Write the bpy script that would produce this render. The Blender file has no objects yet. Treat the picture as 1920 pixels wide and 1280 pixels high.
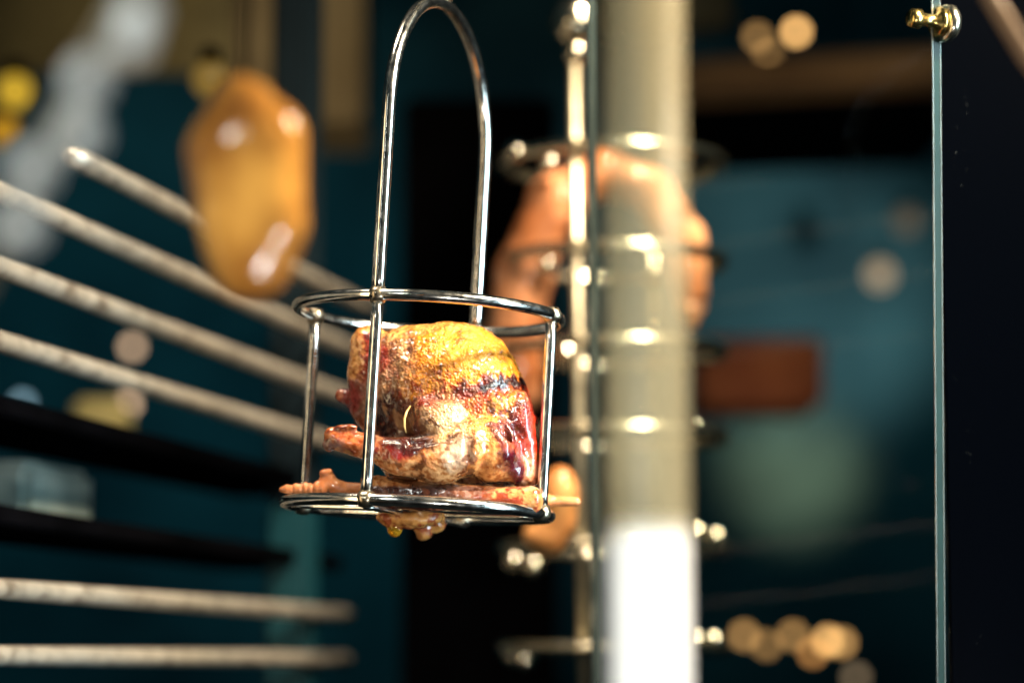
import bpy, bmesh, math, random
import numpy as np
from mathutils import Vector, Matrix, noise as mnoise

random.seed(7)
SC = bpy.context.scene
COL = SC.collection
R = math.radians

# ------------------------------------------------------------------ camera
PITCH = R(7.24)
FPX = 4800.0                      # focal length in pixels of the 1920 px photograph (90 mm on 36 mm)
CAM = Vector((0.0, 0.0, 1.2))
cd = bpy.data.cameras.new('camera')
cam = bpy.data.objects.new('camera', cd); COL.objects.link(cam)
cam.location = CAM
cam.rotation_euler = (R(90) + PITCH, 0, 0)
cd.sensor_width = 36.0
cd.lens = 90.0
cd.clip_start = 0.05
cd.clip_end = 100.0
cd.dof.use_dof = True
cd.dof.focus_distance = 1.295
cd.dof.aperture_fstop = 3.3
cd.dof.aperture_blades = 9
SC.camera = cam
FW = Vector((0, math.cos(PITCH), math.sin(PITCH)))
UP = Vector((0, -math.sin(PITCH), math.cos(PITCH)))
RT = Vector((1, 0, 0))

def P(px, py, d):
    """world point seen at pixel (px, py) of the 1920x1280 photograph, d metres away along the lens axis"""
    return CAM + FW * d + RT * ((px - 960) * d / FPX) + UP * ((640 - py) * d / FPX)

# ------------------------------------------------------------------ world and lights
w = bpy.data.worlds.new('World'); SC.world = w; w.use_nodes = True
bg = w.node_tree.nodes['Background']
bg.inputs[0].default_value = (0.10, 0.33, 0.40, 1)
bg.inputs[1].default_value = 0.05
SC.view_settings.view_transform = 'Standard'
SC.view_settings.look = 'None'
SC.view_settings.exposure = 0.0
SC.view_settings.gamma = 1.0
SC.view_settings.use_curve_mapping = False
SC.cycles.use_denoising = True
SC.cycles.max_bounces = 8
SC.cycles.transparent_max_bounces = 16
SC.cycles.sample_clamp_indirect = 6.0

def area(name, loc, target, power, color, sx, sy=None, spread=180):
    l = bpy.data.lights.new(name, 'AREA'); l.energy = power; l.color = color
    l.spread = R(spread)
    l.shape = 'RECTANGLE'; l.size = sx; l.size_y = sy or sx
    o = bpy.data.objects.new(name, l); COL.objects.link(o)
    o.location = loc
    o.rotation_euler = (Vector(target) - Vector(loc)).to_track_quat('-Z', 'Y').to_euler()
    return o

def spot(name, loc, target, power, color, angle, blend=1.0, radius=0.05):
    l = bpy.data.lights.new(name, 'SPOT'); l.energy = power; l.color = color
    l.spot_size = R(angle); l.spot_blend = blend; l.shadow_soft_size = radius
    o = bpy.data.objects.new(name, l); COL.objects.link(o)
    o.location = loc
    o.rotation_euler = (Vector(target) - Vector(loc)).to_track_quat('-Z', 'Y').to_euler()
    return o

BIRD = P(840, 770, 1.33)
area('key_lamp', (0.58, 0.94, 1.98), BIRD, 10.5, (1.0, 0.84, 0.60), 0.15, spread=80)
area('cool_strip', (0.62, 1.10, 1.35), BIRD, 2.2, (0.62, 0.88, 1.0), 0.12, 0.9, spread=60)
area('warm_strip', (-0.62, 0.85, 1.30), BIRD, 0.7, (1.0, 0.74, 0.42), 0.10, 0.8, spread=100)
area('rack_lamp', (-0.40, 1.20, 2.25), P(90, 640, 1.45), 1.5, (1.0, 0.86, 0.66), 0.25, spread=55)
area('rear_lamp', (0.45, 1.45, 2.35), P(1100, 600, 1.95), 6.0, (1.0, 0.82, 0.58), 0.22, spread=60)
area('post_lamp', (0.26, 0.50, 0.98), P(1215, 1230, 0.88), 1.25, (1.0, 0.97, 0.90), 0.08, spread=110)  # added unseen lamp that whitens the foot of the pale column
area('front_fill', (-0.55, -0.25, 1.75), P(200, 250, 0.62), 0.60, (0.92, 0.96, 0.90), 0.4, spread=22)
spot('wall_wash', (1.05, 3.55, 1.45), P(1480, 520, 4.6), 85, (1.0, 0.90, 0.82), 33)
spot('right_wash', (0.9, 3.0, 1.7), P(1500, 620, 4.7), 9, (0.30, 0.95, 1.0), 80)
spot('wall_glow', (0.78, 3.2, 1.35), P(1440, 870, 4.7), 330, (1.0, 0.52, 0.27), 12)  # added spot whose pool makes the pale patch on the wall
spot('amber_light', (0.36, 0.86, 1.62), P(520, 360, 0.86), 7.0, (1.0, 0.78, 0.45), 22)  # added unseen spot that brightens the amber bird's right side
spot('left_wash', (-0.5, 3.2, 1.9), P(200, 700, 4.7), 19, (0.22, 0.95, 1.0), 80)
spot('board_wash', (-0.25, 2.2, 1.45), P(520, 60, 3.0), 20, (1.0, 0.78, 0.46), 55)
spot('beam_wash', (0.40, 2.4, 1.55), P(1520, 110, 3.0), 4.0, (1.0, 0.72, 0.45), 50)
spot('box_wash', (0.20, 2.7, 1.25), P(1440, 690, 3.3), 5.0, (1.0, 0.78, 0.55), 24)

# ------------------------------------------------------------------ materials
def mat(name):
    m = bpy.data.materials.new(name); m.use_nodes = True
    nt = m.node_tree
    return m, nt, nt.nodes['Principled BSDF']

def ramp(nt, fac, stops):
    r = nt.nodes.new('ShaderNodeValToRGB')
    e = r.color_ramp.elements
    while len(e) < len(stops): e.new(0.5)
    for i, (p, c) in enumerate(stops):
        e[i].position = p; e[i].color = (*c, 1)
    nt.links.new(fac, r.inputs[0])
    return r.outputs[0]

def ntex(nt, scale, detail=4, rough=0.55, coord='Object', stretch=None):
    tc = nt.nodes.new('ShaderNodeTexCoord')
    n = nt.nodes.new('ShaderNodeTexNoise')
    n.inputs['Scale'].default_value = scale
    n.inputs['Detail'].default_value = detail
    n.inputs['Roughness'].default_value = rough
    src = tc.outputs[coord]
    if stretch:
        mp = nt.nodes.new('ShaderNodeMapping'); mp.inputs['Scale'].default_value = stretch
        nt.links.new(src, mp.inputs['Vector']); src = mp.outputs[0]
    nt.links.new(src, n.inputs['Vector'])
    return n.outputs['Fac']

def bump(nt, b, h, strength, dist):
    n = nt.nodes.new('ShaderNodeBump')
    n.inputs['Strength'].default_value = strength
    n.inputs['Distance'].default_value = dist
    nt.links.new(h, n.inputs['Height'])
    nt.links.new(n.outputs[0], b.inputs['Normal'])

def surface(name, c1, c2, scale=20, rough=0.6, metal=0.0, bstr=0.0, bdist=0.001, stretch=None, spec=0.5, lo=0.35, hi=0.65):
    m, nt, b = mat(name)
    f = ntex(nt, scale, 5, 0.6, stretch=stretch)
    nt.links.new(ramp(nt, f, [(lo, c1), (hi, c2)]), b.inputs['Base Color'])
    b.inputs['Roughness'].default_value = rough
    b.inputs['Metallic'].default_value = metal
    b.inputs['Specular IOR Level'].default_value = spec
    if bstr: bump(nt, b, f, bstr, bdist)
    return m

def steel(name, c=(0.72, 0.72, 0.70), rough=0.14, var=0.12, scale=180):
    m, nt, b = mat(name)
    f = ntex(nt, scale, 4, 0.6)
    nt.links.new(ramp(nt, f, [(0.35, tuple(x * 0.62 for x in c)), (0.62, c)]), b.inputs['Base Color'])
    mr = nt.nodes.new('ShaderNodeMapRange')
    mr.inputs['To Min'].default_value = max(0.04, rough - var * 0.5); mr.inputs['To Max'].default_value = rough + var
    nt.links.new(f, mr.inputs['Value']); nt.links.new(mr.outputs[0], b.inputs['Roughness'])
    b.inputs['Metallic'].default_value = 1.0
    bump(nt, b, f, 0.15, 0.0003)
    return m

def glow(name, color, strength):
    m, nt, b = mat(name)
    b.inputs['Base Color'].default_value = (0, 0, 0, 1)
    b.inputs['Emission Color'].default_value = (*color, 1)
    b.inputs['Emission Strength'].default_value = strength
    return m

M = {}
M['basket_steel'] = steel('basket_steel', (0.80, 0.78, 0.74), 0.15, 0.16, 220)
M['weld'] = steel('weld', (0.45, 0.38, 0.28), 0.25, 0.2, 500)
M['chrome'] = steel('chrome', (0.92, 0.84, 0.66), 0.20, 0.06, 60)
M['rod_steel'] = steel('rod_steel', (0.90, 0.80, 0.58), 0.42, 0.05, 60)
M['brass'] = steel('brass', (0.80, 0.58, 0.20), 0.2, 0.1, 60)
M['rail'] = surface('rail', (0.15, 0.115, 0.085), (0.50, 0.45, 0.38), 95, 0.36, 0.55, 0.3, 0.001, (0.6, 0.6, 1), lo=0.30, hi=0.52)
M['teal_paint'] = surface('teal_paint', (0.000, 0.030, 0.044), (0.001, 0.045, 0.062), 6, 0.5)
M['black_paint'] = surface('black_paint', (0.0008, 0.0008, 0.001), (0.0018, 0.0018, 0.0025), 8, 0.9, spec=0.0)
M['navy_paint'] = surface('navy_paint', (0.002, 0.007, 0.011), (0.004, 0.013, 0.020), 3, 0.6, spec=0.2)
M['back_wall'] = surface('back_wall', (0.007, 0.026, 0.036), (0.026, 0.080, 0.100), 2.2, 0.8, spec=0.1)
M['brown_wood'] = surface('brown_wood', (0.14, 0.075, 0.035), (0.30, 0.18, 0.09), 6, 0.6)
M['olive_board'] = surface('olive_board', (0.055, 0.045, 0.018), (0.13, 0.11, 0.05), 5, 0.6)
M['tan_board'] = surface('tan_board', (0.16, 0.12, 0.065), (0.24, 0.19, 0.11), 8, 0.6)
M['rust_box'] = surface('rust_box', (0.30, 0.065, 0.02), (0.52, 0.15, 0.05), 9, 0.55)
M['pale_green'] = surface('pale_green', (0.42, 0.52, 0.38), (0.60, 0.68, 0.50), 6, 0.6)
M['grey_tin'] = surface('grey_tin', (0.16, 0.22, 0.21), (0.42, 0.48, 0.44), 30, 0.5)
M['bead'] = surface('bead', (0.70, 0.74, 0.74), (0.85, 0.87, 0.86), 60, 0.3)
M['grey_strap'] = surface('grey_strap', (0.13, 0.11, 0.07), (0.24, 0.21, 0.15), 20, 0.5)
M['white_sleeve'] = surface('white_sleeve', (0.86, 0.86, 0.85), (0.90, 0.90, 0.89), 10, 0.45)
M['black_glass'] = surface('black_glass', (0.002, 0.003, 0.005), (0.004, 0.007, 0.012), 5, 0.08, spec=0.35)

def dusty_black(name):
    m, nt, b = mat(name)
    tc = nt.nodes.new('ShaderNodeTexCoord')
    v = nt.nodes.new('ShaderNodeTexVoronoi'); v.inputs['Scale'].default_value = 420
    nt.links.new(tc.outputs['Object'], v.inputs['Vector'])
    dots = ramp(nt, v.outputs['Distance'], [(0.0, (1, 1, 1)), (0.07, (1, 1, 1)), (0.12, (0, 0, 0))])
    n = ntex(nt, 28, 3, 0.6, stretch=(1, 1, 0.4))
    n2 = ramp(nt, n, [(0.56, (0, 0, 0)), (0.68, (1, 1, 1))])
    mu = nt.nodes.new('ShaderNodeMix'); mu.data_type = 'RGBA'; mu.blend_type = 'MULTIPLY'; mu.inputs[0].default_value = 1
    nt.links.new(dots, mu.inputs[6]); nt.links.new(n2, mu.inputs[7])
    sp = nt.nodes.new('ShaderNodeSeparateXYZ'); nt.links.new(tc.outputs['Object'], sp.inputs[0])
    mx = nt.nodes.new('ShaderNodeMapRange'); mx.inputs['From Min'].default_value = -0.046; mx.inputs['From Max'].default_value = -0.030
    mx.inputs['To Min'].default_value = 1; mx.inputs['To Max'].default_value = 0
    nt.links.new(sp.outputs[0], mx.inputs['Value'])
    m2 = nt.nodes.new('ShaderNodeMix'); m2.data_type = 'RGBA'; m2.blend_type = 'MULTIPLY'; m2.inputs[0].default_value = 1
    nt.links.new(mu.outputs[2], m2.inputs[6]); nt.links.new(mx.outputs[0], m2.inputs[7])
    mu = m2
    c = ramp(nt, mu.outputs[2], [(0.0, (0.0003, 0.0006, 0.0014)), (1.0, (0.45, 0.5, 0.5))])
    nt.links.new(c, b.inputs['Base Color'])
    b.inputs['Roughness'].default_value = 0.25
    b.inputs['Specular IOR Level'].default_value = 0.03
    return m
M['dusty_black'] = dusty_black('dusty_black')

def clear_glass(name, tint, gl, rough=0.02):
    m = bpy.data.materials.new(name); m.use_nodes = True
    nt = m.node_tree; nt.nodes.clear()
    out = nt.nodes.new('ShaderNodeOutputMaterial')
    t = nt.nodes.new('ShaderNodeBsdfTransparent'); t.inputs[0].default_value = (*tint, 1)
    g = nt.nodes.new('ShaderNodeBsdfGlossy'); g.inputs['Roughness'].default_value = rough
    mx = nt.nodes.new('ShaderNodeMixShader')
    lw = nt.nodes.new('ShaderNodeLayerWeight'); lw.inputs['Blend'].default_value = 0.06
    mr = nt.nodes.new('ShaderNodeMapRange'); mr.inputs['To Min'].default_value = gl; mr.inputs['To Max'].default_value = 0.12
    nt.links.new(lw.outputs['Fresnel'], mr.inputs['Value'])
    nt.links.new(mr.outputs[0], mx.inputs[0])
    nt.links.new(t.outputs[0], mx.inputs[1]); nt.links.new(g.outputs[0], mx.inputs[2])
    nt.links.new(mx.outputs[0], out.inputs[0])
    return m
M['pane'] = clear_glass('pane', (0.93, 0.97, 0.955), 0.004)
M['edge_green'] = surface('edge_green', (0.0006, 0.008, 0.005), (0.001, 0.014, 0.009), 30, 0.4, spec=0.25)
M['edge_polish'] = surface('edge_polish', (0.42, 0.46, 0.44), (0.62, 0.66, 0.62), 40, 0.15, 0.9)

def reflection_haze(name):
    m = bpy.data.materials.new(name); m.use_nodes = True
    nt = m.node_tree; nt.nodes.clear()
    out = nt.nodes.new('ShaderNodeOutputMaterial')
    t = nt.nodes.new('ShaderNodeBsdfTransparent'); t.inputs[0].default_value = (0.95, 0.95, 0.90, 1)
    d = nt.nodes.new('ShaderNodeBsdfPrincipled')
    d.inputs['Roughness'].default_value = 0.4
    mx = nt.nodes.new('ShaderNodeMixShader')
    tc = nt.nodes.new('ShaderNodeTexCoord'); sp = nt.nodes.new('ShaderNodeSeparateXYZ')
    nt.links.new(tc.outputs['Object'], sp.inputs[0])
    hz = nt.nodes.new('ShaderNodeMapRange'); hz.interpolation_type = 'SMOOTHSTEP'
    hz.inputs['From Min'].default_value = HAZE_Z[0]; hz.inputs['From Max'].default_value = HAZE_Z[1]
    nt.links.new(sp.outputs[2], hz.inputs['Value'])
    c = ramp(nt, hz.outputs[0], [(0.0, (0.90, 0.90, 0.90)), (1.0, (0.62, 0.53, 0.33))])  # white foot and tan top: the column's light put into its colour
    nt.links.new(c, d.inputs['Base Color'])
    f = ntex(nt, 22, 3, 0.5, stretch=(1, 1, 0.3))
    mr = nt.nodes.new('ShaderNodeMapRange'); mr.inputs['To Min'].default_value = 0.24; mr.inputs['To Max'].default_value = 0.38
    nt.links.new(f, mr.inputs['Value'])
    fm = nt.nodes.new('ShaderNodeMapRange'); fm.inputs['To Min'].default_value = 0.97
    nt.links.new(hz.outputs[0], fm.inputs['Value']); nt.links.new(mr.outputs[0], fm.inputs['To Max'])
    nt.links.new(fm.outputs[0], mx.inputs[0])
    nt.links.new(t.outputs[0], mx.inputs[1]); nt.links.new(d.outputs[0], mx.inputs[2])
    nt.links.new(mx.outputs[0], out.inputs[0])
    return m
_zb = P(1214, 1500, 0.88).z
HAZE_Z = (P(1213, 1030, 0.88).z - _zb, P(1213, 960, 0.88).z - _zb)
M['frosted'] = reflection_haze('frosted')

def amber_drop(name):
    m, nt, b = mat(name)
    b.inputs['Base Color'].default_value = (0.98, 0.55, 0.04, 1)
    b.inputs['Transmission Weight'].default_value = 0.8
    b.inputs['Roughness'].default_value = 0.03
    b.inputs['IOR'].default_value = 1.4
    return m
M['amber_drop'] = amber_drop('amber_drop')

def skin(name, attr=True, base=None, base2=None, gloss=0.27, bs=560, bdist=0.0013, bstr=0.7, sss=0.04, mott=0.5):
    """roasted skin: painted-in colour of the meat itself, mottled, pimpled and greasy"""
    m, nt, b = mat(name)
    f = ntex(nt, bs, 3, 0.6)
    f2 = ntex(nt, bs * 0.3, 4, 0.65)
    if attr:
        a = nt.nodes.new('ShaderNodeAttribute'); a.attribute_name = 'meat'
        c = a.outputs['Color']
    else:
        c = ramp(nt, ntex(nt, 22, 5, 0.65), [(0.36, base), (0.62, base2)])
    k = ramp(nt, f2, [(0.32, (1 - mott, 1 - mott * 1.25, 1 - mott * 1.3)), (0.62, (1.0, 1.0, 1.0))])
    mu = nt.nodes.new('ShaderNodeMix'); mu.data_type = 'RGBA'; mu.blend_type = 'MULTIPLY'; mu.inputs[0].default_value = 1
    nt.links.new(c, mu.inputs[6]); nt.links.new(k, mu.inputs[7])
    nt.links.new(mu.outputs[2], b.inputs['Base Color'])
    b.inputs['Roughness'].default_value = gloss
    b.inputs['Specular IOR Level'].default_value = 0.35
    b.inputs['Coat Weight'].default_value = 0.75
    b.inputs['Coat Roughness'].default_value = 0.07
    if sss:
        b.inputs['Subsurface Weight'].default_value = sss
        b.inputs['Subsurface Radius'].default_value = (1.0, 0.35, 0.15)
        b.inputs['Subsurface Scale'].default_value = 0.003
    ad = nt.nodes.new('ShaderNodeMath'); ad.operation = 'MULTIPLY_ADD'; ad.inputs[1].default_value = 1.6
    nt.links.new(f2, ad.inputs[0]); nt.links.new(f, ad.inputs[2])
    hgt = ad.outputs[0]
    if attr:
        tc = nt.nodes.new('ShaderNodeTexCoord')
        am = nt.nodes.new('ShaderNodeMath'); am.operation = 'MULTIPLY_ADD'; am.inputs[1].default_value = 0.7; am.inputs[2].default_value = 0.3
        nt.links.new(a.outputs['Alpha'], am.inputs[0])
        hm = nt.nodes.new('ShaderNodeMath'); hm.operation = 'MULTIPLY'
        nt.links.new(hgt, hm.inputs[0]); nt.links.new(am.outputs[0], hm.inputs[1]); hgt = hm.outputs[0]
        vo = nt.nodes.new('ShaderNodeTexVoronoi'); vo.feature = 'SMOOTH_F1'; vo.inputs['Scale'].default_value = 640
        vo.inputs['Smoothness'].default_value = 0.4
        nt.links.new(tc.outputs['Object'], vo.inputs['Vector'])
        pm = nt.nodes.new('ShaderNodeMath'); pm.operation = 'MULTIPLY'
        nt.links.new(vo.outputs['Distance'], pm.inputs[0]); nt.links.new(a.outputs['Alpha'], pm.inputs[1])
        p2 = nt.nodes.new('ShaderNodeMath'); p2.operation = 'MULTIPLY_ADD'; p2.inputs[1].default_value = -1.0
        nt.links.new(pm.outputs[0], p2.inputs[0]); nt.links.new(hgt, p2.inputs[2])
        hgt = p2.outputs[0]
    bump(nt, b, hgt, bstr, bdist)
    return m
M['skin'] = skin('skin')
M['foot_skin'] = skin('foot_skin', False, (0.44, 0.13, 0.04), (0.70, 0.31, 0.12), 0.35, 700, 0.0003, 0.4, 0.05, 0.3)
M['amber_skin'] = skin('amber_skin', False, (0.30, 0.105, 0.018), (0.76, 0.36, 0.07), 0.2, 90, 0.002, 0.5, 0, 0.4)
M['orange_skin'] = skin('orange_skin', False, (0.50, 0.17, 0.035), (0.82, 0.38, 0.13), 0.35, 60, 0.002, 0.4, 0, 0.3)
M['pink_skin'] = skin('pink_skin', False, (0.46, 0.16, 0.055), (0.78, 0.36, 0.18), 0.3, 60, 0.002, 0.4, 0, 0.3)
M['sprig'] = surface('sprig', (0.36, 0.22, 0.07), (0.52, 0.36, 0.14), 300, 0.4)

# ------------------------------------------------------------------ mesh helpers
def link(name, me, m, parent=None, smooth=True):
    o = bpy.data.objects.new(name, me); COL.objects.link(o)
    if m is not None: me.materials.append(m)
    if smooth:
        me.polygons.foreach_set('use_smooth', [True] * len(me.polygons))
    if parent is not None: o.parent = parent
    return o

def tag(o, label, cat, group=None, kind=None):
    if label: o['label'] = label
    if cat: o['category'] = cat
    if group: o['group'] = group
    if kind: o['kind'] = kind
    return o

def thing(name, loc, label, cat, group=None, rot=(0, 0, 0)):
    o = bpy.data.objects.new(name, None); COL.objects.link(o)
    o.location = loc; o.rotation_euler = rot
    o.empty_display_size = 0.02
    return tag(o, label, cat, group)

def tube_mesh(pts, rad, closed=False, seg=16, caps=True):
    pts = [Vector(p) for p in pts]
    n = len(pts)
    rads = rad if isinstance(rad, (list, tuple)) else [rad] * n
    verts, faces = [], []
    tang = []
    for i in range(n):
        a = pts[(i - 1) % n] if (closed or i > 0) else pts[i]
        b = pts[(i + 1) % n] if (closed or i < n - 1) else pts[i]
        tang.append((b - a).normalized())
    t0 = tang[0]
    ref = Vector((0, 0, 1)) if abs(t0.z) < 0.9 else Vector((1, 0, 0))
    nrm = (ref - t0 * ref.dot(t0)).normalized()
    for i in range(n):
        t = tang[i]
        nrm = (nrm - t * nrm.dot(t)).normalized()
        bn = t.cross(nrm)
        for k in range(seg):
            a = 2 * math.pi * k / seg
            verts.append(pts[i] + (nrm * math.cos(a) + bn * math.sin(a)) * rads[i])
    m = n if closed else n - 1
    for i in range(m):
        j = (i + 1) % n
        for k in range(seg):
            k2 = (k + 1) % seg
            faces.append((i * seg + k, i * seg + k2, j * seg + k2, j * seg + k))
    if not closed and caps:
        faces.append(tuple(range(seg - 1, -1, -1)))
        faces.append(tuple((n - 1) * seg + k for k in range(seg)))
    me = bpy.data.meshes.new('tube'); me.from_pydata([tuple(v) for v in verts], [], faces); me.update()
    return me

def lathe_mesh(profile, axis=(0, 0, 1), seg=32):
    """profile: (radius, height) pairs revolved round axis"""
    ax = Vector(axis).normalized()
    ref = Vector((1, 0, 0)) if abs(ax.x) < 0.9 else Vector((0, 1, 0))
    u = (ref - ax * ref.dot(ax)).normalized(); v = ax.cross(u)
    verts, faces = [], []
    n = len(profile)
    for (r, h) in profile:
        for k in range(seg):
            a = 2 * math.pi * k / seg
            verts.append(tuple(ax * h + (u * math.cos(a) + v * math.sin(a)) * max(r, 1e-5)))
    for i in range(n - 1):
        for k in range(seg):
            k2 = (k + 1) % seg
            faces.append((i * seg + k, i * seg + k2, (i + 1) * seg + k2, (i + 1) * seg + k))
    faces.append(tuple(range(seg - 1, -1, -1)))
    faces.append(tuple((n - 1) * seg + k for k in range(seg)))
    me = bpy.data.meshes.new('lathe'); me.from_pydata(verts, [], faces); me.update()
    return me

def box_mesh(sx, sy, sz, bev=0.004):
    bm = bmesh.new()
    bmesh.ops.create_cube(bm, size=1)
    for v in bm.verts: v.co = Vector((v.co.x * sx, v.co.y * sy, v.co.z * sz))
    if bev:
        bmesh.ops.bevel(bm, geom=bm.edges[:], offset=min(bev, sx * .3, sy * .3, sz * .3), segments=2, affect='EDGES')
    me = bpy.data.meshes.new('box'); bm.to_mesh(me); bm.free()
    return me

def box(name, x0, y0, x1, y1, d, thick, m, label, cat, roll=0, bev=0.006, group=None, kind=None, yaw=0):
    """an upright box whose front stands d metres off and spans the given pixels"""
    c = P((x0 + x1) / 2, (y0 + y1) / 2, d)
    o = link(name, box_mesh((x1 - x0) * d / FPX, thick, (y1 - y0) * d / FPX / math.cos(PITCH), bev), m, smooth=False)
    o.location = c + Vector((0, thick / 2, 0))
    o.rotation_euler = (0, R(roll), R(yaw))
    return tag(o, label, cat, group, kind)

# ---- soft-union solids turned into one mesh
def sdf_ell(X, c, r):
    q = [(X[i] - c[i]) / r[i] for i in range(3)]
    k0 = np.sqrt(q[0] ** 2 + q[1] ** 2 + q[2] ** 2)
    k1 = np.sqrt((q[0] / r[0]) ** 2 + (q[1] / r[1]) ** 2 + (q[2] / r[2]) ** 2) + 1e-9
    return k0 * (k0 - 1.0) / k1

def sdf_cone(X, a, ra, b, rb):
    a = np.array(a, float); b = np.array(b, float); ab = b - a
    t = sum((X[i] - a[i]) * ab[i] for i in range(3)) / (ab @ ab)
    t = np.clip(t, 0, 1)
    d = np.sqrt(sum((X[i] - a[i] - ab[i] * t) ** 2 for i in range(3)))
    return d - (ra + (rb - ra) * t)

def smin(a, b, k):
    h = np.clip(0.5 + 0.5 * (b - a) / k, 0, 1)
    return b + (a - b) * h - k * h * (1 - h)

def solid(prims, lo, hi, h):
    """prims: ('e', centre, radii, blend) or ('c', a, ra, b, rb, blend); negative blend carves"""
    ax = [np.arange(lo[i], hi[i] + h, h, dtype=np.float32) for i in range(3)]
    X = np.meshgrid(*ax, indexing='ij')
    F = None
    for p in prims:
        if p[0] == 'e': f, k = sdf_ell(X, p[1], p[2]), p[3]
        else: f, k = sdf_cone(X, p[1], p[2], p[3], p[4]), p[5]
        if F is None: F = f
        elif k < 0: F = -smin(-F, f, -k)
        else: F = smin(F, f, k)
    # surface nets
    ins = F < 0
    n0, n1, n2 = F.shape
    cnt = np.zeros((n0 - 1, n1 - 1, n2 - 1), np.float32)
    acc = [np.zeros_like(cnt) for _ in range(3)]
    cs = [(i, j, k) for i in (0, 1) for j in (0, 1) for k in (0, 1)]
    sub = lambda A, c: A[c[0]:c[0] + n0 - 1, c[1]:c[1] + n1 - 1, c[2]:c[2] + n2 - 1]
    for ci in cs:
        for a in range(3):
            if ci[a]: continue
            cj = tuple(1 if q == a else ci[q] for q in range(3))
            fa, fb = sub(F, ci), sub(F, cj)
            cr = sub(ins, ci) != sub(ins, cj)
            t = np.where(cr, fa / np.where(cr, fa - fb, 1), 0)
            cnt += cr
            for q in range(3):
                acc[q] += np.where(cr, ci[q] + (t if q == a else 0), 0)
    act = cnt > 0
    idx = -np.ones(act.shape, np.int64); idx[act] = np.arange(act.sum())
    g = np.argwhere(act)
    V = np.stack([(g[:, q] + acc[q][act] / cnt[act]) * h + lo[q] for q in range(3)], 1)
    quads = []
    for a in range(3):
        b, c = (a + 1) % 3, (a + 2) % 3
        s0 = [slice(None)] * 3; s1 = [slice(None)] * 3
        s0[a] = slice(0, -1); s1[a] = slice(1, None)
        A, B = ins[tuple(s0)], ins[tuple(s1)]
        e = np.argwhere(A != B)
        e = e[(e[:, b] > 0) & (e[:, c] > 0) & (e[:, b] < act.shape[b]) & (e[:, c] < act.shape[c])]
        flip = ~A[tuple(e.T)]
        q = []
        for (db, dc) in ((1, 1), (0, 1), (0, 0), (1, 0)):
            f = e.copy(); f[:, b] -= db; f[:, c] -= dc
            q.append(idx[tuple(f.T)])
        q = np.stack(q, 1)
        q[flip] = q[flip][:, ::-1]
        quads.append(q)
    return V, np.concatenate(quads)

def np_mesh(V, Q):
    me = bpy.data.meshes.new('solid')
    me.from_pydata(V.tolist(), [], Q.tolist()); me.update()
    return me

def fbm(v, s, o=4):
    return mnoise.fractal(Vector(v) * s, 1.0, 2.0, o)

# ------------------------------------------------------------------ the setting
tag(link('back_wall', box_mesh(9, 0.1, 6, 0), M['back_wall'], smooth=False), 'dark teal wall far behind the glass', 'wall', kind='structure').location = (0, 4.6, 1.6)
tag(link('floor', box_mesh(9, 8, 0.1, 0), M['navy_paint'], smooth=False), 'dark floor below the cabinet', 'floor', kind='structure').location = (0, 2.0, -0.05)

box('black_backboard', 752, 175, 1045, 1420, 2.75, 0.03, M['black_paint'], 'matt black panel standing behind the basket, between rack and glass', 'panel')
box('lintel_beam', 1250, 92, 2050, 150, 3.0, 0.10, M['brown_wood'], 'brown beam running across the top behind the glass pane', 'beam', roll=-3.0)
box('black_hood', 1290, 150, 1790, 250, 3.25, 0.25, M['black_paint'], 'black hood under the brown beam behind the glass', 'hood', roll=-2)
box('tan_board', 1130, -60, 1375, 50, 2.6, 0.05, M['tan_board'], 'tan board along the top edge left of the black hood', 'board', roll=-4)
box('olive_board', -260, -200, 440, 130, 2.9, 0.04, M['olive_board'], 'dark olive board at the top of the rack corner', 'board')
box('brown_cupboard', 440, -150, 680, 230, 3.1, 0.2, M['tan_board'], 'dull tan cupboard behind the amber bird', 'cupboard')
box('rust_box', 1310, 632, 1545, 758, 3.3, 0.2, M['rust_box'], 'rust red box standing far behind the glass pane', 'box')
box('black_glass_panel', 1770, -120, 2100, 1420, 1.385, 0.006, M['dusty_black'], 'black glass panel flecked with dust beside the pane edge', 'glass panel', bev=0.001)

# ------------------------------------------------------------------ steel rack on the left
A = R(12.1)
dirv = Vector((math.sin(A), math.cos(A), 0))
rack = thing('steel_rack', P(570, 1280, 2.3), 'rack of worn steel rails on teal posts running back into the dark', 'rack')
rack_inv = Vector(rack.location)
for y in (222, 361, 500, 640, 1103, 1228):
    p = P(0, y, 1.45)
    s = -0.30 if y > 230 else 0.105
    a, b = p + dirv * s, p + dirv * (0.72 if y > 1000 else 0.80)
    n = 14
    pts = [a.lerp(b, i / n) - rack_inv for i in range(n + 1)]
    link('rail', tube_mesh(pts, 0.0062 if y < 1000 else 0.0058), M['rail'], rack)
zp = P(570, 950, 2.1).z
for (s, z0, z1, mm) in ((0.668, 0.0, zp, 'teal_paint'), (0.668, zp, 1.9, 'navy_paint'), (-0.34, 0.0, 1.9, 'teal_paint')):  # rear post coloured darker above, its shade put into the paint
    p0 = P(0, 640, 1.45) + dirv * s - Vector((math.cos(A), -math.sin(A), 0)) * 0.03
    o = link('post', box_mesh(0.036, 0.036, z1 - z0, 0.004), M[mm], rack, smooth=False)
    o.location = Vector((p0.x, p0.y, (z0 + z1) / 2)) - rack_inv
    o.rotation_euler = (0, 0, -A)
for y in (795, 985):
    p = P(0, y, 1.62)
    a, b = p + dirv * -0.25, p + dirv * 0.62
    c = (a + b) / 2
    o = link('shelf', box_mesh(0.10, (b - a).length, 0.012, 0.002), M['black_paint'], rack, smooth=False)  # black bars in place of soft dark reflections
    o.location = c - rack_inv; o.rotation_euler = (0, 0, -A)
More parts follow.
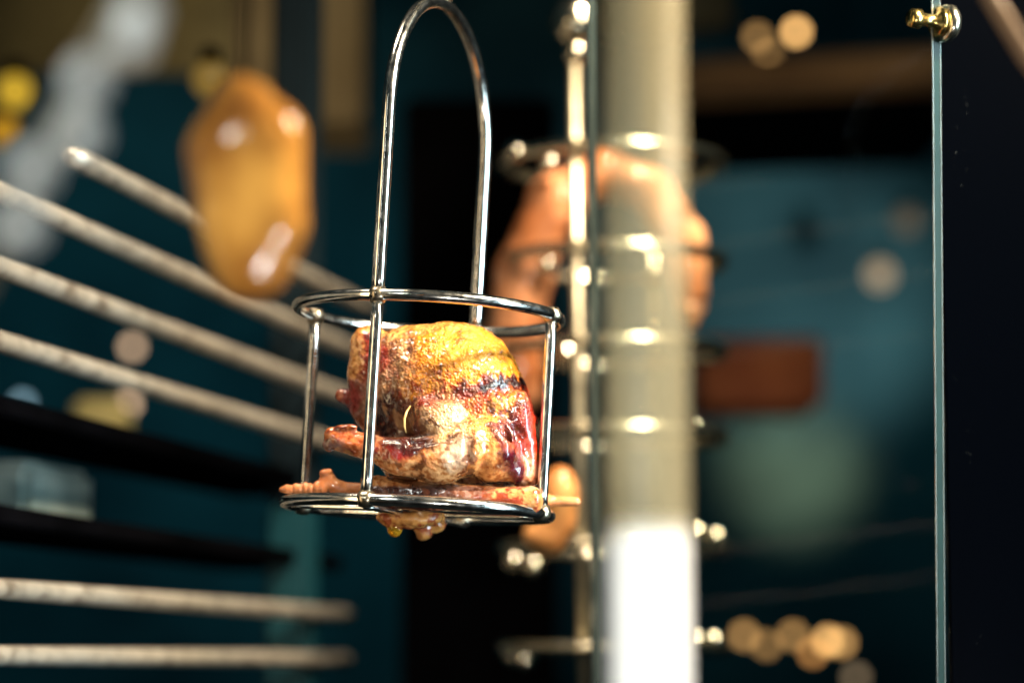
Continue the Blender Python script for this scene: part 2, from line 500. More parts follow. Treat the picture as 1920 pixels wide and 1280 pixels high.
box('tin_tray', -60, 862, 92, 990, 1.70, 0.12, M['grey_tin'], 'mottled grey tin tray on the lower rack shelf', 'tray', yaw=-12)
box('yellow_carton', 135, 745, 232, 815, 2.5, 0.06, surface('carton', (0.40, 0.34, 0.12), (0.55, 0.47, 0.2), 8), 'small mustard carton between the rack rails', 'carton')

# ------------------------------------------------------------------ wire basket
RB, WR, HB = 0.0695, 0.0031, 0.1035
ROLL = R(3.0)
B0 = P(783, 955, 1.344)
bask = thing('wire_basket', B0, 'shiny round wire basket with tall arched handle holding the small roast bird', 'basket', rot=(0, ROLL, 0))
def ring_pts(r, z, n=96):
    return [(r * math.cos(2 * math.pi * k / n), r * math.sin(2 * math.pi * k / n), z) for k in range(n)]
link('top_ring', tube_mesh(ring_pts(RB, HB), WR, True, 20), M['basket_steel'], bask)
link('bottom_ring', tube_mesh(ring_pts(RB, 0), WR, True, 20), M['basket_steel'], bask)
PHI = [R(-110), R(-20), R(71), R(155)]
for ph in PHI:
    x, y = math.cos(ph) * (RB - 0.0005), math.sin(ph) * (RB - 0.0005)
    link('upright', tube_mesh([(x, y, HB * i / 8) for i in range(9)], WR * 0.97, seg=20), M['basket_steel'], bask)
    for z in (0.0, HB):
        me = lathe_mesh([(0.0, -0.0042), (0.0036, -0.0038), (0.0049, -0.001), (0.0050, 0.001), (0.0036, 0.0038), (0.0, 0.0042)], seg=20)
        for v in me.vertices:
            v.co += v.co.normalized() * 0.0009 * mnoise.noise(v.co * 600 + Vector((ph * 9, z * 90, 0)))
        o = link('weld', me, M['weld'], bask); o.location = (x, y, z)
u = Vector((math.cos(R(-110)), math.sin(R(-110)), 0))
HS = 0.098
hp = [u * RB + Vector((0, 0, HB + HS * i / 10)) for i in range(10)]
for i in range(41):
    a = math.pi * i / 40
    hp.append(u * (RB * math.cos(a)) + Vector((0, 0, HB + HS + RB * math.sin(a))))
hp += [u * -RB + Vector((0, 0, HB + HS * (9 - i) / 10)) for i in range(10)]
link('handle', tube_mesh(hp, WR * 1.08, seg=20), M['basket_steel'], bask)
for (a0, off) in ((0, 0.02), (0, -0.02), (90, 0.0)):
    c, s = math.cos(R(a0 - 20)), math.sin(R(a0 - 20))
    L = math.sqrt(RB ** 2 - off ** 2)
    link('cross_wire', tube_mesh([(c * t * L - s * off, s * t * L + c * off, -0.001 if a0 == 0 else -0.0035) for t in np.linspace(-1, 1, 9)], 0.0016, seg=12), M['basket_steel'], bask)

# hook and bar the basket hangs from, just above the picture
top = B0 + Vector((math.sin(ROLL), 0, math.cos(ROLL))) * (HB + HS + RB)
hook = thing('hanging_rod', top + Vector((0, 0, 0.003)), 'steel rod above the basket handle', 'rod')
link('stem', tube_mesh([(0, 0, 0), (0, 0, 0.11)], 0.003), M['chrome'], hook)
link('collar', lathe_mesh([(0.0045, 0.012), (0.006, 0.014), (0.006, 0.026), (0.0045, 0.028)]), M['chrome'], hook)
tag(link('hanging_bar', tube_mesh([(-1.3, 0, 0), (1.3, 0, 0)], 0.009), M['chrome']), 'steel bar carrying the rod above the basket', 'bar').location = top + Vector((0, 0.0, 0.12))

# ------------------------------------------------------------------ the roast bird
S = 0.28e-3                          # metres per photo pixel at the bird
prims = [
    ('e', (6, 8, 60), (132, 125, 126), 1),
    ('e', (62, 0, -15), (102, 108, 108), 40),
    ('e', (-74, 12, 70), (84, 92, 108), 22),
    ('c', (-148, 20, 140), 40, (-132, 30, 30), 54, 12),
    ('c', (-202, 60, 48), 11, (-120, 50, 15), 40, 18),
    ('e', (-60, 20, -40), (85, 90, 80), 30),
    # drumstick
    ('c', (-190, -112, -30), 23, (-140, -118, -42), 22, 8),
    ('c', (-140, -118, -42), 22, (-88, -120, -60), 34, 10),
    ('c', (-88, -120, -60), 34, (-15, -112, -62), 46, 12),
    ('c', (-15, -112, -62), 46, (35, -106, -44), 56, 14),
    ('e', (-208, -112, -20), (15, 16, 15), 7),
    ('e', (-182, -120, -6), (22, 14, 9), 6),
    ('e', (-214, -110, -38), (10, 14, 13), 6),
    # knee bulb and second lobe
    ('e', (-14, -94, 10), (54, 55, 52), 5),
    ('e', (86, -94, -50), (50, 54, 64), 6),
    ('c', (88, -86, 36), 24, (150, -46, 4), 20, 7),
    # right, raw thigh and wing stump
    ('c', (124, -62, 32), 34, (142, -54, -92), 31, 7),
    ('e', (122, -92, -84), (24, 22, 30), 9),
    # carve the hollows
    ('e', (-92, -130, 20), (34, 46, 40), -12),
    ('c', (-94, -132, 8), 12, (-64, -146, -34), 9, -5),
    ('c', (-64, -146, -34), 9, (8, -158, -24), 8, -4),
    ('c', (100, -134, 26), 13, (112, -118, -50), 8, -10),
    ('c', (-98, -84, 165), 13, (-112, -88, 30), 18, -12),
    ('c', (-44, -124, 52), 9, (40, -134, 50), 9, -9),
    ('c', (40, -134, 50), 9, (120, -112, 72), 9, -9),
    ('c', (44, -164, -10), 12, (34, -164, -100), 10, -4),
    ('c', (128, -112, 18), 10, (132, -98, -20), 14, -6),
    # tucked legs along the bottom
    ('c', (-128, -92, -128), 31, (-42, -105, -132), 28, 4),
    ('c', (-42, -105, -132), 26, (80, -128, -136), 23, 4),
    ('c', (80, -128, -136), 23, (152, -122, -138), 27, 8),
    ('e', (-70, -40, -176), (64, 48, 20), 10),
    ('c', (-60, 70, -180), 18, (-50, 75, -200), 20, 10), ('e', (-28, 80, -196), (18, 20, 16), 6), ('e', (-50, 70, -216), (14, 14, 12), 5), ('e', (-100, -50, -186), (22, 22, 15), 6),
    ('e', (20, 20, -110), (120, 90, 45), 14),
]
V, Q = solid(prims, (-240, -190, -250), (200, 160, 210), 2.5)

def sst(a, b, x):
    t = np.clip((x - a) / (b - a), 0, 1); return t * t * (3 - 2 * t)

def seg_dist(px, py, pts):
    d = np.full(px.shape, 1e9)
    for (ax, ay), (bx, by) in zip(pts[:-1], pts[1:]):
        t = np.clip(((px - ax) * (bx - ax) + (py - ay) * (by - ay)) / ((bx - ax) ** 2 + (by - ay) ** 2), 0, 1)
        d = np.minimum(d, np.hypot(px - ax - t * (bx - ax), py - ay - t * (by - ay)))
    return d

me = np_mesh(V * S, Q)
NV = len(V)
nr = np.zeros(NV * 3); me.vertices.foreach_get('normal', nr); nr = nr.reshape(-1, 3)
n1 = np.array([fbm(v, 0.012, 5) for v in V])            # broad wrinkles
n2 = np.array([fbm(v + 500, 0.045, 4) for v in V])      # pimples
n3 = np.array([fbm(v * np.array([1.0, 1.0, 0.35]) + 900, 0.035, 4) for v in V])   # streaks
px, py = V[:, 0] + 840, 790 - V[:, 2]
n4 = np.array([fbm(v + 1300, 0.11, 3) for v in V])       # fine mottling
jx, jy = px + 20 * n1 + 13 * n2 + 5 * n4, py + 18 * n3 + 13 * n2 + 5 * n4
def blob(cx, cy, rx, ry, soft=0.5, rot=0):
    c, s = math.cos(R(rot)), math.sin(R(rot))
    ux, uy = (jx - cx) * c + (jy - cy) * s, -(jx - cx) * s + (jy - cy) * c
    d = np.hypot(ux / rx, uy / ry)
    return 1 - sst(1 - soft, 1 + soft, d)
C = np.tile(np.array([0.58, 0.25, 0.07]), (NV, 1))
def paint(mask, col, amt=1.0):
    global C
    m = np.clip(mask * amt, 0, 1)[:, None]
    C = C * (1 - m) + np.array(col) * m
front = 1 - sst(20, 60, V[:, 1])
paint(blob(850, 690, 150, 95, 0.35), (0.72, 0.26, 0.014))
paint(blob(880, 645, 75, 50, 0.5), (0.78, 0.34, 0.03))
paint(blob(800, 735, 60, 32, 0.6) * sst(-0.1, 0.35, n2), (0.36, 0.05, 0.006))
paint(blob(900, 770, 75, 45, 0.5), (0.66, 0.27, 0.05))
paint(blob(900, 775, 75, 45, 0.5) * sst(0.0, 0.35, n3), (0.40, 0.06, 0.015), 0.9)
# tan flank and the hollow under it, painted dark as shade
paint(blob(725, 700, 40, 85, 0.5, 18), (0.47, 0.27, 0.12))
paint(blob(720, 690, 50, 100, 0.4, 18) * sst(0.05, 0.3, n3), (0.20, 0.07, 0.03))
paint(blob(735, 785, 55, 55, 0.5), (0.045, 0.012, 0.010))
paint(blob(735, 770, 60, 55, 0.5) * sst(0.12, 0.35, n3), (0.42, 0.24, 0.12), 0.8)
# left lobe
paint(blob(688, 665, 36, 60, 0.35), (0.30, 0.030, 0.016))
paint(blob(655, 660, 17, 60, 0.4), (0.72, 0.38, 0.13))
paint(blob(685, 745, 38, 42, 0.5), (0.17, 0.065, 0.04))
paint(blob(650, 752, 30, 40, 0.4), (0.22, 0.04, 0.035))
paint(blob(634, 740, 10, 12, 0.5), (0.62, 0.20, 0.09))
paint(blob(760, 612, 130, 12, 0.6), (0.74, 0.38, 0.10))
# knee bulb
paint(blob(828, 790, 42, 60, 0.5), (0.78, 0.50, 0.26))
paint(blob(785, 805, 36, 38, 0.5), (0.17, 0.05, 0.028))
paint(blob(780, 832, 42, 10, 0.5), (0.08, 0.012, 0.012))  # crease under the knee lobe, shade painted in
# thigh
paint(blob(800, 875, 110, 30, 0.4), (0.70, 0.36, 0.15))
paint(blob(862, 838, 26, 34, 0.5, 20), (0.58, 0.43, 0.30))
paint(blob(800, 870, 110, 40, 0.5) * sst(0.15, 0.4, n2), (0.48, 0.17, 0.05), 0.7)
paint(blob(925, 845, 50, 60, 0.4), (0.74, 0.31, 0.09))
paint(blob(955, 800, 26, 26, 0.5), (0.60, 0.15, 0.07))
# drumstick
paint(blob(690, 830, 80, 34, 0.35, 12), (0.45, 0.13, 0.045))
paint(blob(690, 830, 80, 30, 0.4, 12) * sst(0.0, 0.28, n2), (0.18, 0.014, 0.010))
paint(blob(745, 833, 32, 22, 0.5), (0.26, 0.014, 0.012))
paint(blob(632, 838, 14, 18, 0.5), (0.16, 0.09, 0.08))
paint(blob(690, 853, 45, 7, 0.6, 14), (0.70, 0.42, 0.20))
# right raw thigh
paint(blob(985, 800, 38, 70, 0.4), (0.32, 0.035, 0.020))
paint(blob(985, 800, 34, 60, 0.5) * sst(0.0, 0.3, n1), (0.50, 0.14, 0.07))
paint(blob(1003, 810, 10, 85, 0.6), (0.44, 0.03, 0.012))
paint(blob(985, 880, 24, 30, 0.5), (0.80, 0.40, 0.24))
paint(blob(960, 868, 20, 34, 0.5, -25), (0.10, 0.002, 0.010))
# char line
ch = seg_dist(jx, jy, [(795, 748), (860, 741), (915, 724), (985, 716), (1006, 752)])
paint((1 - sst(6, 20, ch)), (0.20, 0.018, 0.005))
ch = seg_dist(jx, jy, [(850, 742), (870, 738), (935, 718), (985, 714)])
paint((1 - sst(2, 13, ch)), (0.015, 0.003, 0.003))
# tucked legs
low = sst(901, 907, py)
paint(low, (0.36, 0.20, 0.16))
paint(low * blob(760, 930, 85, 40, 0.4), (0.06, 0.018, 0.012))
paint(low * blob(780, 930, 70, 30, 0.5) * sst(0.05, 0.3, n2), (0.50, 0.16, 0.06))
paint(low * blob(970, 925, 50, 34, 0.4), (0.78, 0.42, 0.18))
paint(low * blob(950, 930, 45, 22, 0.5) * sst(0.05, 0.3, n2), (0.40, 0.05, 0.03))
paint(sst(985, 995, py), (0.50, 0.20, 0.03), 0.4)
paint(seg_dist(px, py, [(735, 888), (800, 903), (850, 907), (960, 905)]) < 5, (0.05, 0.02, 0.015), 0.8)  # crevice above the tucked legs painted dark as shade
for ln, wd, cl in (([(885, 812), (892, 850), (876, 890)], 4, (0.22, 0.06, 0.02)), ([(745, 800), (765, 832), (805, 834), (830, 820)], 6, (0.05, 0.008, 0.008)),
                   ([(945, 765), (938, 800), (948, 840)], 6, (0.16, 0.02, 0.02)), ([(735, 640), (726, 690), (700, 740)], 6, (0.14, 0.03, 0.012)), ([(690, 640), (700, 700)], 10, (0.14, 0.02, 0.02))):
    paint(1 - sst(wd * 0.4, wd * 1.5, seg_dist(jx, jy, ln)), cl, 0.85)  # crease lines between the lobes, shade painted in
C = C * (1 - (sst(0.0, 0.35, n4) * (0.5 - 0.22 * blob(860, 680, 140, 80, 0.4)))[:, None] * np.array([0.75, 1.15, 1.4]))
paint(sst(0.05, 0.3, n4) * blob(850, 735, 150, 40, 0.5), (0.30, 0.03, 0.005), 0.8)
kx, ky = px + 7 * n1 + 5 * n2 + 4 * n4, py + 7 * n3 + 5 * n2 + 4 * n4
ch = seg_dist(kx, ky, [(800, 752), (860, 743), (915, 724), (985, 715), (1004, 748)])
paint(1 - sst(4, 15, ch), (0.17, 0.014, 0.004), 0.9)
ch = seg_dist(kx, ky, [(905, 728), (940, 718), (988, 716)])
paint(1 - sst(3, 12, ch), (0.012, 0.002, 0.002))
def tight(cx, cy, rx, ry, soft=0.4, rot=0):
    c, s = math.cos(R(rot)), math.sin(R(rot))
    ux, uy = (kx - cx) * c + (ky - cy) * s, -(kx - cx) * s + (ky - cy) * c
    return 1 - sst(1 - soft, 1 + soft, np.hypot(ux / rx, uy / ry))
paint(tight(738, 782, 44, 50, 0.5, 20), (0.022, 0.006, 0.005), 0.92)  # hollow darkened once more, painted shade
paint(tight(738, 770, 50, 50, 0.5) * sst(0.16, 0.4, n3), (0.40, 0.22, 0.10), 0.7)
paint(tight(780, 826, 44, 12, 0.5, 6), (0.03, 0.005, 0.004), 0.9)  # crescent crease, painted shade
paint(tight(958, 792, 12, 32, 0.5, -8), (0.07, 0.006, 0.005), 0.9)  # recess beside the raw thigh, painted shade
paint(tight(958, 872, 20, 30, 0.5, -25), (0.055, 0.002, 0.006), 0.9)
paint(tight(835, 775, 26, 34, 0.6), (0.74, 0.46, 0.22), 0.5)  # cream highlight painted on the knee lobe
paint(tight(868, 842, 20, 26, 0.6, 20), (0.60, 0.48, 0.36), 0.7)  # cream highlight painted over the pale thigh patch
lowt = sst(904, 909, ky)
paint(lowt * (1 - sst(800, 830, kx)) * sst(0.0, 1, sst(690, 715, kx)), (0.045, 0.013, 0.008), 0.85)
paint(lowt * sst(905, 930, kx), (0.66, 0.30, 0.10), 0.9)
paint(lowt * sst(905, 930, kx) * sst(0.0, 0.25, n2 + 0.5 * n4), (0.30, 0.02, 0.012), 0.85)
paint(sst(950, 960, py), (0.55, 0.25, 0.07))
paint(sst(950, 960, py) * sst(0.05, 0.3, n2 + 0.4 * n4), (0.26, 0.04, 0.015), 0.85)
# dark flecks of pepper and burnt skin
paint(sst(0.42, 0.5, n2) * blob(850, 780, 190, 150, 0.3), (0.10, 0.03, 0.01), 0.8)

brs = blob(850, 690, 170, 100, 0.4)
und = sst(948, 965, py)
disp = 5.2 * n1 + (0.7 + 2.6 * und + 1.2 * brs) * n2 + (0.3 + 0.8 * brs) * np.array([fbm(v + 300, 0.12, 2) for v in V])
V2 = V + nr * disp[:, None]
me.vertices.foreach_set('co', (V2 * S).astype(np.float32).ravel())
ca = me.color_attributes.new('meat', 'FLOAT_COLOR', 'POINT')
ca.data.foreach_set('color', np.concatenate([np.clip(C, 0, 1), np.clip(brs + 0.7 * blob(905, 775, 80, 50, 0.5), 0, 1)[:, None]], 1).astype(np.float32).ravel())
me.update()
BC = P(840, 790, 1.344)
bird = thing('roast_bird', BC, 'small glossy roast bird with browned breast sitting in the wire basket', 'roast bird', rot=(PITCH, 0, 0))
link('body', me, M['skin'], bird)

# the left foot over the basket rim
def foot_prims(flip=1):
    pr = []
    for i, t in enumerate((0.0, 0.10, 0.25, 0.36, 0.52, 0.66, 0.84, 1.0)):
        q = (0.2, -0.9, 0.5, -0.4, 0.8, -0.6, 0.4, 0)[i]
        pr.append(('e', (-300 + 66 * t, -22 + q, -125 + 2 * t + 0.6 * q), (7.2 + q, 8.5 + 4 * t + q, 8.5 + 4.5 * t + q), 2.4))
    pr += [('e', (-307, -22, -126), (8, 6, 6), 4),
           ('c', (-236, -20, -122), 12, (-222, -15, -104), 11, 6),
           ('e', (-230, -20, -96), (10, 10, 8), 5), ('e', (-222, -20, -93), (7, 8, 6), 3),
           ('c', (-226, -15, -112), 15, (-205, -10, -124), 14, 6),
           ('c', (-205, -10, -124), 12, (-120, -20, -128), 12, 8)]
    return pr
V, Q = solid(foot_prims(), (-330, -50, -150), (-90, 20, -75), 1.5)
fm = np_mesh(V * S, Q)
o = link('foot', fm, M['foot_skin'], bird); o['label'] = 'scaly pink foot poking out over the basket rim'
# the other foot, behind, poking out on the right
pr = [('e', (180 + 62 * i / 7, 78, -153 - 2 * i / 7), (9, 12 - 3 * i / 7, 12 - 3 * i / 7), 3.5) for i in range(8)]
pr += [('c', (180, 70, -150), 14, (120, 40, -140), 16, 8)]
V, Q = solid(pr, (90, 10, -185), (270, 110, -110), 2.4)
link('foot', np_mesh(V * S, Q), M['foot_skin'], bird)
# drop of juice, twig of herb
dm = lathe_mesh([(0.0, -0.0062), (0.0020, -0.0058), (0.0034, -0.0044), (0.0041, -0.0025), (0.0043, -0.0004), (0.0036, 0.0018), (0.0022, 0.0034), (0.0, 0.0040)], seg=28)
o = link('juice_drop', dm, M['amber_drop'], bird); o.location = (-97 * S, -56 * S, -187 * S); o.scale = (1.0, 1.0, 1.15)
sp = [(-66, -118, 32), (-72, -130, 22), (-76, -136, 10), (-76, -138, -4), (-73, -138, -16)]
o = link('herb_twig', tube_mesh([Vector(p) * S for p in sp], [0.0003, 0.0006, 0.0007, 0.0006, 0.0002], seg=8), M['sprig'], bird)

# ------------------------------------------------------------------ glass pane with standoffs
LD, RD = 1.58, 1.335
def corner(px, py, d): return P(px, py, d)
Ltop, Lbot = P(1103, -60, LD), P(1116, 1400, LD)
Rtop, Rbot = P(1746, -60, RD), P(1757, 1400, RD)
pane = thing('glass_pane', Rbot, 'tall clear glass pane with green edge beside the black panel', 'glass pane')
ip = Vector(pane.location)
TH = 0.0055
nv = (Rtop - Ltop).cross(Rbot - Rtop).normalized()
if nv.y < 0: nv = -nv
def quad_slab(a, b, c, d, n, th):
    vs = [Vector(q) - ip for q in (a, b, c, d)]
    vs += [q + n * th for q in vs]
    f = [(0, 1, 2, 3), (7, 6, 5, 4), (0, 4, 5, 1), (1, 5, 6, 2), (2, 6, 7, 3), (3, 7, 4, 0)]
    me = bpy.data.meshes.new('slab'); me.from_pydata([tuple(q) for q in vs], [], f); me.update()
    return me
link('pane', quad_slab(Lbot, Rbot, Rtop, Ltop, nv, TH), M['pane'], pane, smooth=False)
along = (Rbot - Lbot).normalized()
def strip(name, x0, x1, back, m, base0=Rbot, base1=Rtop, th=None):
    a, b = base0 + along * x0 + nv * back[0], base0 + along * x1 + nv * back[0]
    c, d = base1 + along * x1 + nv * back[0], base1 + along * x0 + nv * back[0]
    return link(name, quad_slab(a, b, c, d, nv, back[1] - back[0]), m, pane, smooth=False)
strip('edge', 0.0002, 0.0008, (0.0008, TH - 0.0008), M['edge_green'])
strip('chamfer', 0.0001, 0.0008, (-0.0004, 0.0005), M['edge_polish'])
strip('chamfer', 0.0001, 0.0010, (TH - 0.0007, TH + 0.0002), M['edge_polish'])
strip('edge', -0.0030, -0.0003, (-0.0002, TH + 0.0002), M['edge_polish'], Lbot, Ltop)

def lathe_child(name, prof, loc, axis, m, parent):
    o = link(name, lathe_mesh(prof, axis), m, parent); o.location = Vector(loc) - Vector(parent.location); return o
c = P(1735, 38, 1.33)
bolt = thing('standoff_bolt', c, 'gold and chrome standoff bolt clamping the top of the glass edge', 'bolt')
ax = Vector((0.82, 0.40, -0.02)).normalized()
lathe_child('barrel', [(0.0036, -0.010), (0.0050, -0.0085), (0.0052, -0.004), (0.0035, -0.003), (0.0035, 0.006), (0.0062, 0.007), (0.0062, 0.010)], c, ax, M['brass'], bolt)
lathe_child('cap', [(0.0085, 0.0105), (0.0100, 0.0115), (0.0100, 0.0150), (0.0085, 0.0168), (0.003, 0.0178), (0.0, 0.018)], c, ax, M['chrome'], bolt)
lathe_child('washer', [(0.0078, 0.0072), (0.0078, 0.0095)], c, ax, M['brass'], bolt)

# ------------------------------------------------------------------ ring stand with birds behind the glass
TD = 1.95
tw = thing('ring_stand', P(1140, 1280, TD), 'chrome stand of stacked rings with a ball top behind the glass', 'stand')
it = Vector(tw.location)
sc = TD / FPX
base = P(1145, 640, TD)
for y in (302, 490, 662, 822, 1030, 1215):
    c = P(1150, y, TD); c = Vector((c.x, base.y, 1.2 + (c.z - 1.2)))
    rr = 205 * sc
    link('ring', tube_mesh([c - it + Vector((rr * math.cos(2 * math.pi * k / 72), rr * math.sin(2 * math.pi * k / 72), 0)) for k in range(72)], 0.0048, True, 14), M['chrome'], tw)
zt, zb = P(1080, 60, TD).z, P(1080, 1350, TD).z
p0 = P(1082, 640, TD - 0.075)
link('rod', tube_mesh([Vector((p0.x - 0.002, p0.y, zt)) - it, Vector((p0.x + 0.004, p0.y, zb)) - it], 0.0036), M['rod_steel'], tw)
p1 = P(1225, 640, TD + 0.08)
link('rod', tube_mesh([Vector((p1.x, p1.y, zt)) - it, Vector((p1.x, p1.y, zb)) - it], 0.0042), M['chrome'], tw)
kb = P(1079, 42, TD - 0.075)
o = link('ball_top', lathe_mesh([(0.017 * math.sin(a), -0.017 * math.cos(a)) for a in np.linspace(0.02, 3.12, 20)]), M['chrome'], tw); o.location = kb - it
o = link('ball_collar', lathe_mesh([(0.006, -0.03), (0.009, -0.024), (0.007, -0.015)]), M['chrome'], tw); o.location = kb - it

M['polished'] = steel('polished', (0.95, 0.88, 0.72), 0.05, 0.02, 60)
for (x, y) in ((1302, 805), (1340, 815), (1304, 998), (1342, 1006), (1304, 1198), (1338, 1200), (1030, 308), (966, 284), (1024, 498), (1062, 662), (962, 1052), (1000, 1060), (962, 1228), (985, 1234)):
    o = link('stud', lathe_mesh([(0.0075 * math.sin(a), -0.0075 * math.cos(a)) for a in np.linspace(0.02, 3.12, 18)], seg=24), M['polished'], tw)  # polished balls added to catch the lamp as glints on the rings
    o.location = P(x, y, TD - 0.03) - it

def soft_bird(name, prims, lo, hi, h, d, m, label, c, sc_, amp=4):
    V, Q = solid(prims, lo, hi, h)
    nz = np.array([fbm(v + 77, 0.012, 4) for v in V])
    V = V * (1 + 0.012 * amp * nz[:, None] * 0.4)
    me = np_mesh(V * sc_, Q)
    o = thing(name, c, label, 'roast bird', 'birds hanging out of focus', rot=(PITCH, 0, 0))
    link('body', me, m, o)
    return o
loop = [(-165, -20, -290), (-168, -25, -180), (-150, -25, -60), (-95, -20, 65), (0, 0, 120), (85, 10, 90), (145, 10, -5), (160, 10, -100)]
lr = [44, 52, 52, 48, 43, 43, 42, 32]
V, Q = solid([('c', loop[i], lr[i], loop[i + 1], lr[i + 1], 14) for i in range(7)], (-260, -120, -370), (260, 100, 200), 7)
V = V + np.array([[5 * fbm(v, 0.014, 4), 5 * fbm(v + 90, 0.014, 4), 5 * fbm(v + 200, 0.014, 4)] for v in V])
lm = thing('sausage_loop', P(1135, 445, TD), 'thick orange loop of smoked sausage arched over the upper rings of the stand', 'sausage', rot=(PITCH, 0, 0))
link('body', np_mesh(V * (TD / FPX), Q), M['pink_skin'], lm)
link('tied_end', lathe_mesh([(0.004, -0.012), (0.007, -0.004), (0.012, 0.004), (0.012, 0.008)]), M['pink_skin'], lm).location = Vector((160, 10, -142)) * (TD / FPX)
soft_bird('hanging_bird', [('e', (0, 0, 0), (36, 40, 56), 1), ('c', (0, 0, -50), 30, (-14, 0, -80), 28, 16), ('e', (-34, 10, -72), (36, 34, 26), 14)],
          (-120, -90, -190), (100, 90, 100), 6, 1.75, M['orange_skin'], 'small orange roast bird low on the stand beside the basket base', P(1050, 930, 1.75), 1.75 / FPX)

# ------------------------------------------------------------------ amber bird hanging on the left, near the lens
ab = soft_bird('hanging_bird', [('e', (16, 0, 10), (88, 78, 172), 1), ('c', (-48, 0, 90), 54, (18, 0, -118), 54, 70), ('c', (68, -20, 130), 40, (72, -24, -40), 42, 60),
                           ('c', (10, 0, 120), 70, (0, 0, 190), 46, 70)],
          (-150, -120, -230), (150, 120, 290), 6, 0.86, M['amber_skin'], 'glazed amber bird hanging neck up in front of the rack rails', P(454, 380, 0.86), 0.86 / FPX)
ab.rotation_euler = (PITCH, 0, 0)
hc = P(454, 140, 0.86)
tag(link('cotton_string', tube_mesh([hc + Vector((0, 0, -0.01)), hc + Vector((0.001, 0, 0.05)), hc + Vector((0, 0, 0.22))], 0.0012), M['black_paint']), 'black cord holding the amber bird by its neck', 'cord')

# ------------------------------------------------------------------ chain with pale glint beads close to the lens
ch_t, ch_b = P(300, -120, 0.62), P(-60, 560, 0.62)
chain = thing('bead_chain', ch_t, 'blurred grey beaded chain slanting across the upper corner near the lens', 'chain')
link('cord', tube_mesh([Vector((0, 0, 0)), ch_b - ch_t], 0.0020), M['grey_strap'], chain)
for (x, y) in ((262, 28), (247, 78), (165, 150), (150, 250), (62, 318), (40, 425)):
    o = link('bead', lathe_mesh([(0.0047 * math.sin(a), -0.0047 * math.cos(a)) for a in np.linspace(0.02, 3.12, 14)], seg=20), M['bead'], chain)  # pale balls added to blur into glint discs along the chain
    o.location = P(x, y, 0.612) - ch_t

# ------------------------------------------------------------------ translucent column in place of a pale reflection, its foot painted whiter
PD = 0.88
pt, pb = P(1212, -150, PD), P(1214, 1500, PD)
post = thing('frosted_post', Vector((pb.x, P(1213, 640, PD).y, pb.z)), 'pale translucent post turning opaque white towards its foot, in front of the glass', 'post')  # stands in for a reflection, no post there
ipo = Vector(post.location)
py_ = ipo.y
z_mid = P(1213, 1010, PD).z
link('tube', lathe_mesh([(0.0142, -0.02), (0.0140, 0.05), (0.0137, pt.z - ipo.z)], seg=48), M['frosted'], post)
link('base', lathe_mesh([(0.018, -0.035), (0.020, -0.032), (0.020, -0.022), (0.018, -0.0202)], seg=48), M['white_sleeve'], post)

# ------------------------------------------------------------------ glowing balls standing in for blurred highlights and glints far behind
def glint_ball(px, py, d, dia, col, st, label, group='small lights glowing far behind'):
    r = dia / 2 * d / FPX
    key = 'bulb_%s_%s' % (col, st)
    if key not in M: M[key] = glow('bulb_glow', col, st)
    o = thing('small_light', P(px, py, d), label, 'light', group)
    link('bulb', lathe_mesh([(r * math.sin(a), -r * math.cos(a)) for a in np.linspace(0.05, 3.1, 10)], seg=16), M[key], o)  # emitting ball in place of a blurred highlight, no lamp there
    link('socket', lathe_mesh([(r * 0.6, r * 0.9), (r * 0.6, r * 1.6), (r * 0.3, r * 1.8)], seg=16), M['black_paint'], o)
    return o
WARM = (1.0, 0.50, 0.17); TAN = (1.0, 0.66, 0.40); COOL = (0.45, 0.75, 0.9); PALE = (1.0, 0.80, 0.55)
glint_ball(1493, 60, 3.7, 24, WARM, 6.5, 'bright amber light under the tan board, highest of the lights behind glass')
glint_ball(1420, 70, 3.7, 24, WARM, 1.6, 'dim amber light left of the brightest light by the beam')
glint_ball(1440, 105, 3.7, 24, WARM, 1.8, 'dim amber light on the brown beam')
glint_ball(1395, 1190, 3.7, 24, WARM, 2.2, 'leftmost amber light of the low row behind the glass')
glint_ball(1437, 1208, 3.7, 24, WARM, 1.5, 'dim amber light second in the low row')
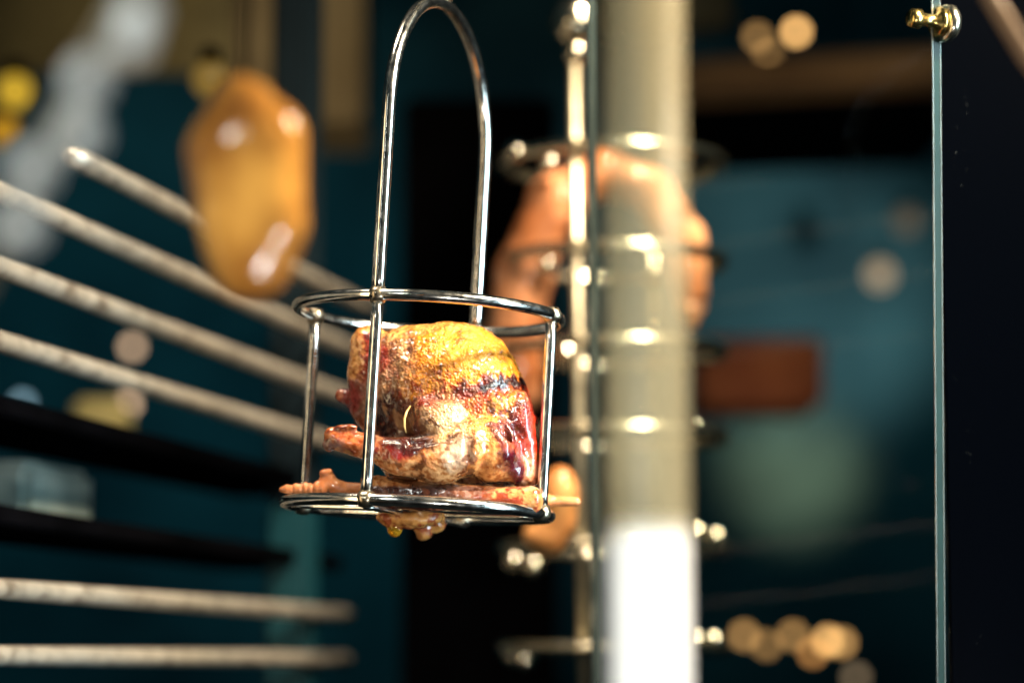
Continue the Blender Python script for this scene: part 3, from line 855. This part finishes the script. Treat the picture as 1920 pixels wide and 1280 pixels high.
glint_ball(1487, 1190, 3.7, 24, WARM, 2.0, 'amber light in the middle of the low row')
glint_ball(1524, 1222, 3.7, 22, (1.0, 0.42, 0.12), 2.5, 'lowest amber light of the low row')
glint_ball(1552, 1200, 3.7, 24, WARM, 5.0, 'brightest amber light of the low row')
glint_ball(1578, 1204, 3.7, 24, WARM, 2.8, 'rightmost amber light of the low row')
glint_ball(1605, 1268, 3.7, 24, TAN, 0.8, 'faint amber light under the end of the low row')
glint_ball(847, 1258, 3.5, 24, TAN, 3.6, 'tan light low behind the basket, against the black panel')
glint_ball(974, 1258, 3.5, 22, TAN, 3.4, 'tan light low beside the ring stand')
glint_ball(248, 650, 3.7, 24, TAN, 2.2, 'tan light glinting between the middle rails')
glint_ball(240, 758, 3.7, 22, TAN, 3.2, 'tan light glinting under the fourth rail')
glint_ball(42, 755, 3.5, 24, COOL, 1.3, 'bluish light glinting below the fourth rail')
glint_ball(1650, 515, 5.0 - 0.6, 46, TAN, 0.6, 'faint large light left of the glass edge')
glint_ball(28, 172, 2.6, 66, (1.0, 0.62, 0.05), 0.6, 'yellow light by the olive board')
glint_ball(8, 245, 2.6, 56, (1.0, 0.50, 0.03), 0.45, 'orange light below the yellow light by the olive board')
glint_ball(395, 150, 2.2, 70, (1.0, 0.60, 0.12), 0.22, 'dim golden glow above the amber bird')
glint_ball(640, 22, 3.7, 30, (1.0, 0.62, 0.15), 1.6, 'golden light in the top corner of the tan cupboard')
glint_ball(655, 96, 3.7, 24, (1.0, 0.45, 0.18), 0.9, 'orange light on the right edge of the tan cupboard')
glint_ball(420, 12, 3.2, 30, (1.0, 0.75, 0.15), 0.6, 'dim yellow light at the top left of the tan cupboard')
glint_ball(1700, 415, 4.3, 46, TAN, 0.12, 'very faint large light above the other faint light by the glass edge')
tag(link('brown_cable', tube_mesh([P(1838, -40, 0.95), P(1880, 30, 0.95), P(1925, 105, 0.95), P(1990, 190, 0.95)], 0.0034), M['brown_wood']), 'brown cable crossing the corner in front of the black glass panel', 'cable')  # added tube in place of a brown streak reflected in the glass
